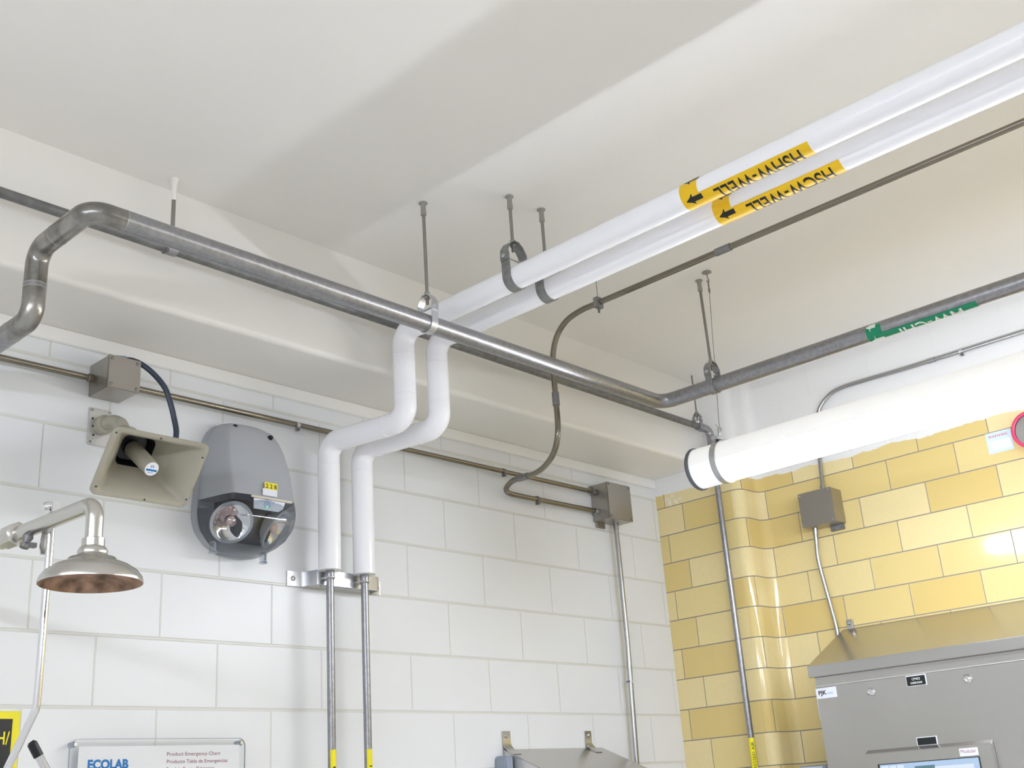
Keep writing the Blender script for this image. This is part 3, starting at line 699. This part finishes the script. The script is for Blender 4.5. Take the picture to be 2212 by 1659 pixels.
pp = part(root, 'wall_plate', pt, M['palesteel'], bevel=.002)
for (a_, b_) in ((-2.934, .879), (-2.876, .879), (-2.934, .777), (-2.876, .777)):
    part(root, 'plate_screw', MB().lathe([(.005, 0), (.004, .003)], (a_, -.006, b_), -Y, 10), M['screw'], parent=pp)
for (a_, b_) in ((-2.93, .852), (-2.928, .828), (-2.925, .80)):
    part(root, 'plate_hole', MB().lathe([(.0035, 0), (.0035, .0006)], (a_, -.006, b_), -Y, 10), M['dark'], parent=pp)
part(root, 'swivel', MB().lathe([(.026, 0), (.030, .01), (.030, .028), (.022, .034)], (-2.900, -.006, .832), -Y, 24), M['horn'])
part(root, 'bracket_arm', MB().tube(catmull([(-2.900, -.03, .832), (-2.895, -.065, .832), (-2.89, -.10, .815), (-2.89, -.12, .79)]), [.020]*8+[.021]*8+[.022]*9, 20), M['horn'])
root = thing('speaker_cable', 'dark blue-grey flexible cable curving from the junction box to the horn speaker', 'cable', (-2.87, -.08, 1.03))
part(root, 'cord', MB().tube(catmull([(-2.882, -.075, 1.035), (-2.855, -.09, 1.034), (-2.83, -.11, 1.018), (-2.802, -.13, .988), (-2.776, -.15, .945), (-2.758, -.155, .90), (-2.742, -.155, .85), (-2.735, -.16, .80), (-2.75, -.165, .76), (-2.80, -.165, .745), (-2.845, -.165, .745)]), .0088, 14), M['cable'])
part(root, 'cable_gland', MB().tube([(-2.90, -.072, 1.026), (-2.898, -.072, 1.034), (-2.872, -.078, 1.036)], .0125, 14), M['grey'])

# ------------------------------------------------------------------ emergency light
root = thing('emergency_light', 'grey egg-shaped emergency light with clear dome, numbered 228', 'emergency light', (-2.41, 0, .7))
XE = -2.412
def prof(z):
    tb = [(.472, .030, .02, .085), (.478, .062, .045, .112), (.490, .092, .066, .134), (.512, .122, .086, .156), (.550, .150, .104, .172), (.590, .160, .112, .178), (.630, .159, .112, .172), (.655, .156, .110, .165),
          (.70, .155, .112, .154), (.76, .150, .110, .140), (.82, .138, .102, .122), (.865, .124, .090, .104), (.895, .106, .074, .086), (.912, .084, .056, .062)]
    for i in range(len(tb)-1):
        if z <= tb[i+1][0]:
            t = (z-tb[i][0])/(tb[i+1][0]-tb[i][0]); return [tb[i][k]+(tb[i+1][k]-tb[i][k])*t for k in (1, 2, 3)]
    return tb[-1][1:]
def esec(z, sc=1.0):
    hb, hf, d = prof(z); hb *= sc; hf *= sc; d *= sc
    L = [(-hb, 0), (-hb, -.03)]
    for k in range(1, 6): t = k/6; L.append((-hb+(hb-hf)*t**.9, -.03-(d-.03)*(1-(1-t)**1.9)))
    L += [(-hf, -d), (-hf*.5, -d-.006), (0, -d-.008), (hf*.5, -d-.006), (hf, -d)]
    for k in range(5, 0, -1): t = k/6; L.append((hb-(hb-hf)*t**.9, -.03-(d-.03)*(1-(1-t)**1.9)))
    L += [(hb, -.03), (hb, 0)]
    return [Vector((XE+a, b, z)) for a, b in L]
def eshell(zs, sc=1.0, cap0=False, cap1=False):
    mb = MB(); L = [esec(z, sc) for z in zs]; n = len(L[0])
    for l in L: mb.v += l
    for i in range(len(L)-1):
        for j in range(n-1): mb.f.append((i*n+j, i*n+j+1, (i+1)*n+j+1, (i+1)*n+j)); mb.mi.append(0)
    if cap0: mb.f.append(tuple(range(n-1, -1, -1))); mb.mi.append(0)
    if cap1: mb.f.append(tuple((len(L)-1)*n+j for j in range(n))); mb.mi.append(0)
    return mb
ZM = .642
cov = part(root, 'cover', eshell([ZM+(.912-ZM)*k/14 for k in range(15)], 1, True, True), M['housing'], angle=28)
part(root, 'dome', eshell([.472, .475, .478, .484, .490, .500, .512, .53, .55, .575, .60, .62, ZM], 1, True, False), M['clear'], label='clear plastic lower dome', angle=40)
bkp = []
for z in [.482+(.905-.482)*k/20 for k in range(21)]: bkp.append((-prof(z)[0]-.006, z))
bkp = bkp+[(-a, z) for a, z in reversed(bkp)]
part(root, 'backplate', MB().prism(bkp, (XE, -.0005, 0), X, Z, -Y, .028), M['housing'])
inn = eshell([.520+(.652-.520)*k/6 for k in range(7)], .62, True, True)
part(root, 'inner_body', inn, M['dark'], label='dark body inside the dome')
for (lx, ly, lz, ax) in ((-2.500, -.112, .562, (-.22, -.82, -.52)), (-2.335, -.112, .560, (.55, -.60, -.60))):
    hd = part(root, 'lamp_head', MB().lathe([(.024, -.045), (.056, -.022), (.066, 0), (.070, .002), (.070, .006), (.060, .006)], (lx, ly, lz), ax, 28, cap=False).lathe([(.001, -.046), (.024, -.045)], (lx, ly, lz), ax, 28, cap=False), M['housing'])
    part(root, 'reflector', MB().lathe([(.060, .006), (.053, .002), (.038, -.012), (.020, -.020), (.004, -.022)], (lx, ly, lz), ax, 28, cap=False), M['chromeref'], parent=hd)
    part(root, 'bulb', MB().lathe([(.001, -.02), (.012, -.016), (.017, -.006), (.015, .003), (.007, .009), (.001, .010)], (lx, ly, lz), ax, 20, cap=False), M['bulb'], parent=hd)
for (x_, z_, y_) in ((-2.474, .893, -.060), (-2.350, .872, -.085)):
    part(root, 'rubber_plug', MB().lathe([(.0085, 0), (.0085, .026), (.005, .031)], (x_, y_, z_), -Y, 16), M['black'])
for (x_, z_) in ((-2.535, .492), (-2.345, .478)):
    part(root, 'dome_latch', MB().box(x_-.008, x_+.008, -.075, -.055, z_-.022, z_+.012).box(x_-.011, x_+.011, -.078, -.052, z_-.026, z_-.019), M['clear'], bevel=.003)
# status panel, band and stickers on the face
yf = lambda z: -prof(z)[2]-.0088
pn = part(root, 'status_panel', MB().prism([(-.060, 0), (.060, 0), (.052, -.022), (.034, -.034), (-.060, -.034)], (XE+.010, -.176, .631), X, Z, -Y, .003), M['stick'], label='white status panel with green lamp')
part(root, 'status_lamp', MB().lathe([(.0035, 0), (.002, .002)], (XE+.0, -.179, .607), -Y, 10), M['led'], parent=pn)
pr = MB(); pr.box(XE-.006, XE+.006, -.1797, -.179, .6145, .6160)
pr.ribbon([(.012*math.cos(a), .008*math.sin(a)) for a in [2*PI*k/16 for k in range(17)]], (XE+.0, -.1792, .614), X, Z, -Y, .0006, .0015)
pr.box(XE-.030, XE+.030, -.1797, -.179, .6255, .6268)
part(root, 'panel_print', pr, M['blue'], parent=pn)
part(root, 'trim_band', MB().box(XE-.060, XE+.100, -.180, -.168, ZM-.009, ZM-.001), M['chrome'], bevel=.002, label='bright chrome trim band')
s1 = MB(); quad(s1, (XE-.006, yf(.662)-.0010, .669), X, Z, .050, .023)
s1 = part(root, 'number_sticker', s1, M['yel2'], label='yellow sticker numbered 228')
n1 = MB(); text_mb(n1, '2 2 8', .015, (XE-.0015, yf(.662)-.0018, .673), X, Z, width=.042, bold=.008)
part(root, 'sticker_number', n1, M['ink'], parent=s1)
s2 = MB(); quad(s2, (XE-.016, yf(.645)-.0008, .6465), X, Z, .056, .022)
part(root, 'white_sticker', s2, M['stick'])

# ------------------------------------------------------------------ emergency shower
root = thing('emergency_shower', 'satin chrome drench shower head hanging from a bent pipe arm', 'shower', (-3.40, -.972, .134))
hc = Vector((-3.396, -.972, .134))
out_ = [(.1018, 0), (.1020, .004), (.099, .013), (.090, .025), (.074, .036), (.058, .043), (.050, .0465), (.046, .052), (.034, .056), (.029, .060), (.0300, .066), (.0265, .073), (.0225, .076), (.0225, .092), (.0185, .094)]
inn_ = [(.1005, 0), (.097, .010), (.086, .021), (.060, .030), (.001, .032)]
part(root, 'bell', MB().lathe(out_, hc, Z, 48, cap=False).lathe([(.1018, 0), (.1005, 0)], hc, Z, 48, cap=False), M['satin'], angle=50)
part(root, 'bell_inside', MB().lathe(inn_, hc, Z, 48, cap=False), M['dirty'], label='rust-stained inside of the bell')
ZA = .302; XA = -3.410
part(root, 'arm', MB().tube([(hc.x, hc.y, hc.z+.088)]+fillet([(hc.x, hc.y, hc.z+.10), (hc.x, hc.y, ZA), (XA, -.60, ZA), (XA, -.02, ZA)], .052, 12)[1:], .0172, 24), M['satin'])
part(root, 'union', MB().lathe([(.020, 0), (.027, .004), (.027, .05), (.022, .056), (.022, .08), (.018, .083)], (XA, -.655, ZA), Y, 8), M['satin'])
part(root, 'wall_flange', MB().lathe([(.045, 0), (.045, .006), (.022, .012)], (XA, -.0005, ZA), -Y, 28), M['satin'])
vb = MB().lathe([(.009, 0), (.012, .008), (.007, .022), (.010, .026), (.010, .034)], (XA-.004, -.715, ZA-.014), Vector((-.3, 0, -1)), 12).box(XA-.02, XA+.012, -.722, -.708, ZA-.044, ZA-.034)
part(root, 'valve_stem', vb, M['coupl'])
pr_ = root
XP = -3.385
rp = fillet([(XP, -.755, .352), (XP, -.755, .25), (XP, -.752, -.085), (XP-.03, -.66, -.245), (XP-.04, -.63, -.30)], [0, 0, .03, 0, 0], 8)
pr_ = part(root, 'pull_rod', MB().tube(rp, .0082, 16), M['chrome'], label='bright chrome pull rod with bent lower end')
part(root, 'clevis_link', parent=pr_, mb=MB().tube([(XP-.008, -.762, .345), (XP-.025, -.762, .338)], .009, 14).box(XP-.012, XP+.006, -.778, -.764, .325, .352), mats=M['chrome'], bevel=.002)
part(root, 'lever', parent=pr_, mb=MB().ribbon([(-.02, 0), (.012, -.004), (.018, -.03), (.012, -.05)], (XP-.006, -.75, ZA-.012), Y, Z, X, .010, .005), mats=M['satin'])
root = thing('capped_handle', 'slanting chrome tube with black end cap below the shower head', 'handle', (-3.35, -.68, ZF))
part(root, 'tube', MB().tube(fillet([(-3.350, -.681, -.158), (-3.29, -.695, -.26), (-3.27, -.70, -.40), (-3.27, -.70, ZF)], .06, 8), .0085, 16), M['chrome'])
part(root, 'end_cap', MB().tube([(-3.358, -.679, -.146), (-3.355, -.680, -.150), (-3.340, -.683, -.176)], [.006, .0105, .0105], 16), M['black'])

# ------------------------------------------------------------------ signs on the back wall
root = thing('safety_sign', 'black and yellow safety sign at the lower left edge, ending SH/', 'sign', (-3.25, 0, -.3))
part(root, 'panel', MB().box(-3.44, -3.078, -.004, -.0005, -.42, -.013), M['yel2'])
sf = MB().box(-3.42, -3.098, -.0048, -.004, -.175, -.033).box(-3.42, -3.098, -.0048, -.004, -.42+.02, -.192)
part(root, 'black_field', sf, M['ink'])
st_ = MB(); text_mb(st_, 'SH/', .034, (-3.103, -.0052, -.098), X, Z, align='RIGHT', bold=.012, width=.052)
text_mb(st_, 'R', .034, (-3.128, -.0052, -.160), X, Z, align='RIGHT', bold=.012, width=.017)
part(root, 'sign_text', st_, M['yel2'])

root = thing('emergency_chart', 'clear acrylic board with white product emergency chart, corner screws', 'notice board', (-2.66, 0, -.09))
xb0, xb1, zt = -2.944, -2.378, -.088
def rrect(x0, x1, z0, z1, r, n=6):
    out = []
    for (cx, cz, a0) in ((x1-r, z1-r, 0), (x0+r, z1-r, 90), (x0+r, z0+r, 180), (x1-r, z0+r, 270)):
        for k in range(n+1): a = math.radians(a0+90*k/n); out.append((cx+r*math.cos(a), cz+r*math.sin(a)))
    return out
part(root, 'acrylic_sheet', MB().prism(rrect(xb0, xb1, -.55, zt, .024), (0, -.024, 0), X, Z, -Y, .004), M['acry'], angle=50)
eo = rrect(xb0, xb1, -.55, zt, .024); eo.append(eo[0])
part(root, 'sheet_edge', MB().ribbon(eo, (0, -.026, 0), X, Z, Y, .0045, .0012), M['grey'])
pa = part(root, 'chart_paper', MB().box(-2.916, -2.396, -.0235, -.0225, -.52, -.107), M['paper'])
for sx in (xb0+.014, xb1-.014):
    part(root, 'standoff', MB().tube([(sx, -.0005, zt-.014), (sx, -.024, zt-.014)], .008, 16), M['clear'])
    part(root, 'corner_screw', MB().lathe([(.0058, 0), (.005, .003)], (sx, -.028, zt-.014), -Y, 12), M['screw'])
lg = MB(); text_mb(lg, 'ECOLAB', .0245, (-2.888, -.0240, -.167), X, Z, width=.123, bold=.05)
part(root, 'logo_text', lg, M['blue'], parent=pa, label='blue ECOLAB lettering')
lt = MB()
for s_, z_, w_ in (('Product Emergency Chart', -.130, .180), ('Producto Tabla de Emergencias', -.151, .206), ('Produit Carte d\'Urgence', -.172, .159)):
    text_mb(lt, s_, .0105, (-2.644, -.0240, z_-.006), X, Z, width=w_, bold=.004)
part(root, 'chart_text', lt, M['maroon'], parent=pa)

# ------------------------------------------------------------------ steel cabinet on the back wall
root = thing('sloped_box', 'stainless steel box with sloping lid low on the white wall', 'cabinet', (-.9, 0, -.9))
cx0, cx1, ct, cd = -1.198, -.596, -.134, .30; cfz = ct-.43*cd
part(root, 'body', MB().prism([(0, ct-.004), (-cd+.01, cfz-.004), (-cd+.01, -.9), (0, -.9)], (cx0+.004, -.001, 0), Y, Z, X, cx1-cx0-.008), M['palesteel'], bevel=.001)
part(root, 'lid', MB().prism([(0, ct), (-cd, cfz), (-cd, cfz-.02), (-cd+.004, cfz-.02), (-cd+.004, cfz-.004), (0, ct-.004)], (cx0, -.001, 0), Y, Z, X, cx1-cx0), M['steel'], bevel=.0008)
part(root, 'side_cover', MB().box(-1.245, -1.20, -.055, -.001, -.9, -.160), M['grey'], bevel=.005)
for (tx, tw) in ((-1.177, .044), (-.683, .040)):
    tb = part(root, 'mounting_tab', MB().ribbon([(-.003, -.068), (-.003, -.114), (-.008, -.124), (-.030, ct-.43*.030+.0018), (-.055, ct-.43*.055+.0018)], (tx, 0, 0), Y, Z, X, tw, .003), M['steel'], angle=30)
    part(root, 'tab_screw', MB().lathe([(.008, 0), (.007, .004), (.003, .007)], (tx, -.0045, -.086), -Y, 14), M['screw'], parent=tb)

# ------------------------------------------------------------------ hooded stainless control cabinet on the yellow wall
root = thing('control_cabinet', 'large stainless control cabinet with sloping hood and screen on yellow wall', 'cabinet', (0, -1.3, -1.0))
XF = -.19; HX = -.203; y0h, y1h = -.788, -2.25
hp = [(XR-.001, .285), (HX, .112), (HX-.001, .068), (HX+.012, .066), (HX+.014, .10), (XR-.001, .272)]
part(root, 'hood', MB().prism([(a, b) for a, b in hp], (0, y0h, 0), X, Z, -Y, y0h-y1h), M['steel'], bevel=.0015)
part(root, 'hood_end', MB().prism([(XR-.001, .27), (HX+.014, .098), (HX+.014, .068), (XR-.001, .068)], (0, y0h-.001, 0), X, Z, -Y, .012), M['steel'])
part(root, 'header', MB().box(XF+.006, XR-.001, -.806, y1h+.02, .031, .10), M['steel'])
part(root, 'body', MB().box(XF+.004, XR-.001, -.808, y1h+.018, -1.0, .031), M['steel'])
dr = part(root, 'door', MB().box(XF-.002, XF+.004, -.806, y1h+.02, -.98, .0275), M['steel'], bevel=.0015)
part(root, 'seam_lip', MB().box(XF-.004, XF+.006, -.806, y1h+.02, .028, .032), M['palesteel'], bevel=.001)
for (yy, zz) in ((-1.043, -.016), (-1.428, -.012), (-1.645, -.068)):
    part(root, 'round_bolt', MB().lathe([(.016, 0), (.016, .005), (.012, .010), (.007, .011), (.006, .008)], (XF-.002, yy, zz), -X, 24), M['chrome'], parent=dr)
hg = part(root, 'hinge', MB().tube([(XF+.005, -.804, -.02), (XF+.005, -.804, -.10)], .006, 10), M['steel'])
mt_ = part(root, 'hood_bracket', MB().box(XR-.010, XR-.001, -.842, -.812, .270, .322), M['steel'], bevel=.003)
part(root, 'bracket_bolt', MB().lathe([(.009, 0), (.009, .006), (.005, .009)], (XR-.010, -.827, .305), -X, 6), M['screw'], parent=mt_)
XQ = XF-.0028
def plate(name, y0, y1, z0, z1, mt, x=XQ, th=.0012, parent=None, label=None, bevel=0):
    return part(root, name, MB().box(x-th, x+.0006, y0, y1, z0, z1), mt, parent=parent, label=label, bevel=bevel)
def face_text(s_, h_, y, z, mt, parent, x, name='label_text', **kw):
    t_ = MB(); text_mb(t_, s_, h_, (x-.0004, y, z), -Y, Z, **kw); part(root, name, t_, mt, parent=parent)
s_ = plate('logo_sticker', -.806, -.896, -.018, .022, M['stick'], label='white sticker reading PJK')
face_text('PJK', .0165, -.817, -.0035, M['ink'], s_, XQ-.0012, width=.036, bold=.03)
face_text('sales', .010, -.856, -.0035, M['cyan'], s_, XQ-.0012, width=.026)
s_ = plate('name_label', -1.192, -1.272, -.014, .0265, M['stick'])
i_ = plate('label_face', -1.194, -1.268, -.012, .0225, M['ink'], x=XQ-.001, parent=s_, label='black label face')
face_text('CP453', .009, -1.2315, .0075, M['wink'], i_, XQ-.0024, align='CENTER', bold=.008)
face_text('UNDER ROOM', .0075, -1.2315, -.006, M['wink'], i_, XQ-.0024, align='CENTER', width=.046, bold=.012)
s_ = plate('name_label', -1.190, -1.270, -.229, -.199, M['stick'])
i_ = plate('label_face', -1.193, -1.266, -.2275, -.202, M['ink'], x=XQ-.001, parent=s_, label='dark purple-black label face')
# raised screen housing
part(root, 'screen_housing', MB().prism([(XF-.002, -.229), (XF-.030, -.243), (XF-.030, -.60), (XF-.002, -.60)], (0, -.985, 0), X, Z, -Y, .49), M['steel'], bevel=.002)
XS = XF-.0305
part(root, 'screen_bezel', MB().box(XS-.002, XS+.002, -1.032, -1.425, -.56, -.2835), M['dark'])
sc_ = part(root, 'screen', MB().box(XS-.003, XS-.001, -1.040, -1.421, -.552, -.2865), M['screen'], label='lit pale blue screen')
sb = MB()
for (a_, b_, c_, d_) in ((-1.045, -1.075, -.305, -.292), (-1.08, -1.105, -.305, -.292), (-1.11, -1.135, -.305, -.292), (-1.245, -1.40, -.335, -.306), (-1.045, -1.17, -.34, -.309)):
    sb.box(XS-.0034, XS-.003, a_, b_, c_, d_)
part(root, 'screen_field', sb, M['scrb'], parent=sc_)
part(root, 'screen_bar', MB().box(XS-.0036, XS-.003, -1.178, -1.255, -.311, -.300), M['scrd'], parent=sc_)
s_ = part(root, 'name_sticker', MB().box(XS-.0016, XS+.001, -1.356, -1.424, -.279, -.252), M['stick'], label='white sticker reading Modular')
face_text('Modular', .0135, -1.361, -.269, M['maroon'], s_, XS-.0016, width=.057)

# small device left of the cabinet, round disc, warning plate
root = thing('wall_device', 'small grey box with white label low beside the hooded cabinet', 'device', (XR, -.58, -.6))
part(root, 'body', MB().box(.05, XR-.001, -.672, -.536, -.60, -.262), M['grey'], bevel=.006)
s_ = part(root, 'front_label', MB().box(.0485, .0505, -.652, -.54, -.58, -.268), M['stick'])
part(root, 'side_button', MB().lathe([(.007, 0), (.007, .004)], (.06, -.668, -.29), -Y, 14), M['dark'])
root = thing('round_disc', 'round silvery disc with red rim at the right edge beside WARNING plate', 'gauge', (XR, -1.76, .94))
part(root, 'rim', MB().lathe([(.071, 0), (.073, .05), (.078, .062), (.070, .066), (.064, .062)], (XR-.001, -1.762, .925), -X, 44, cap=False), M['red'])
part(root, 'face', MB().lathe([(.001, .058), (.065, .058)], (XR-.001, -1.762, .925), -X, 44, cap=False), M['chrome'])
part(root, 'pointer', MB().box(XR-.066, XR-.060, -1.765, -1.748, .865, .925), M['cable'])
root = thing('warning_plate', 'small pale blue plate reading WARNING on the yellow tiles', 'sign', (XR, -1.612, .92))
pn = part(root, 'plate', MB().box(XR-.0025, XR-.0005, -1.664, -1.561, .881, .968), M['lblue'])
wt = MB(); text_mb(wt, 'WARNING', .0105, (XR-.0030, -1.571, .946), -Y, Z, width=.078, bold=.02, spacing=1.25)
part(root, 'warning_text', wt, M['red'], parent=pn)
wf = part(root, 'text_field', MB().box(XR-.0028, XR-.002, -1.655, -1.573, .894, .931), M['paper'], parent=pn)
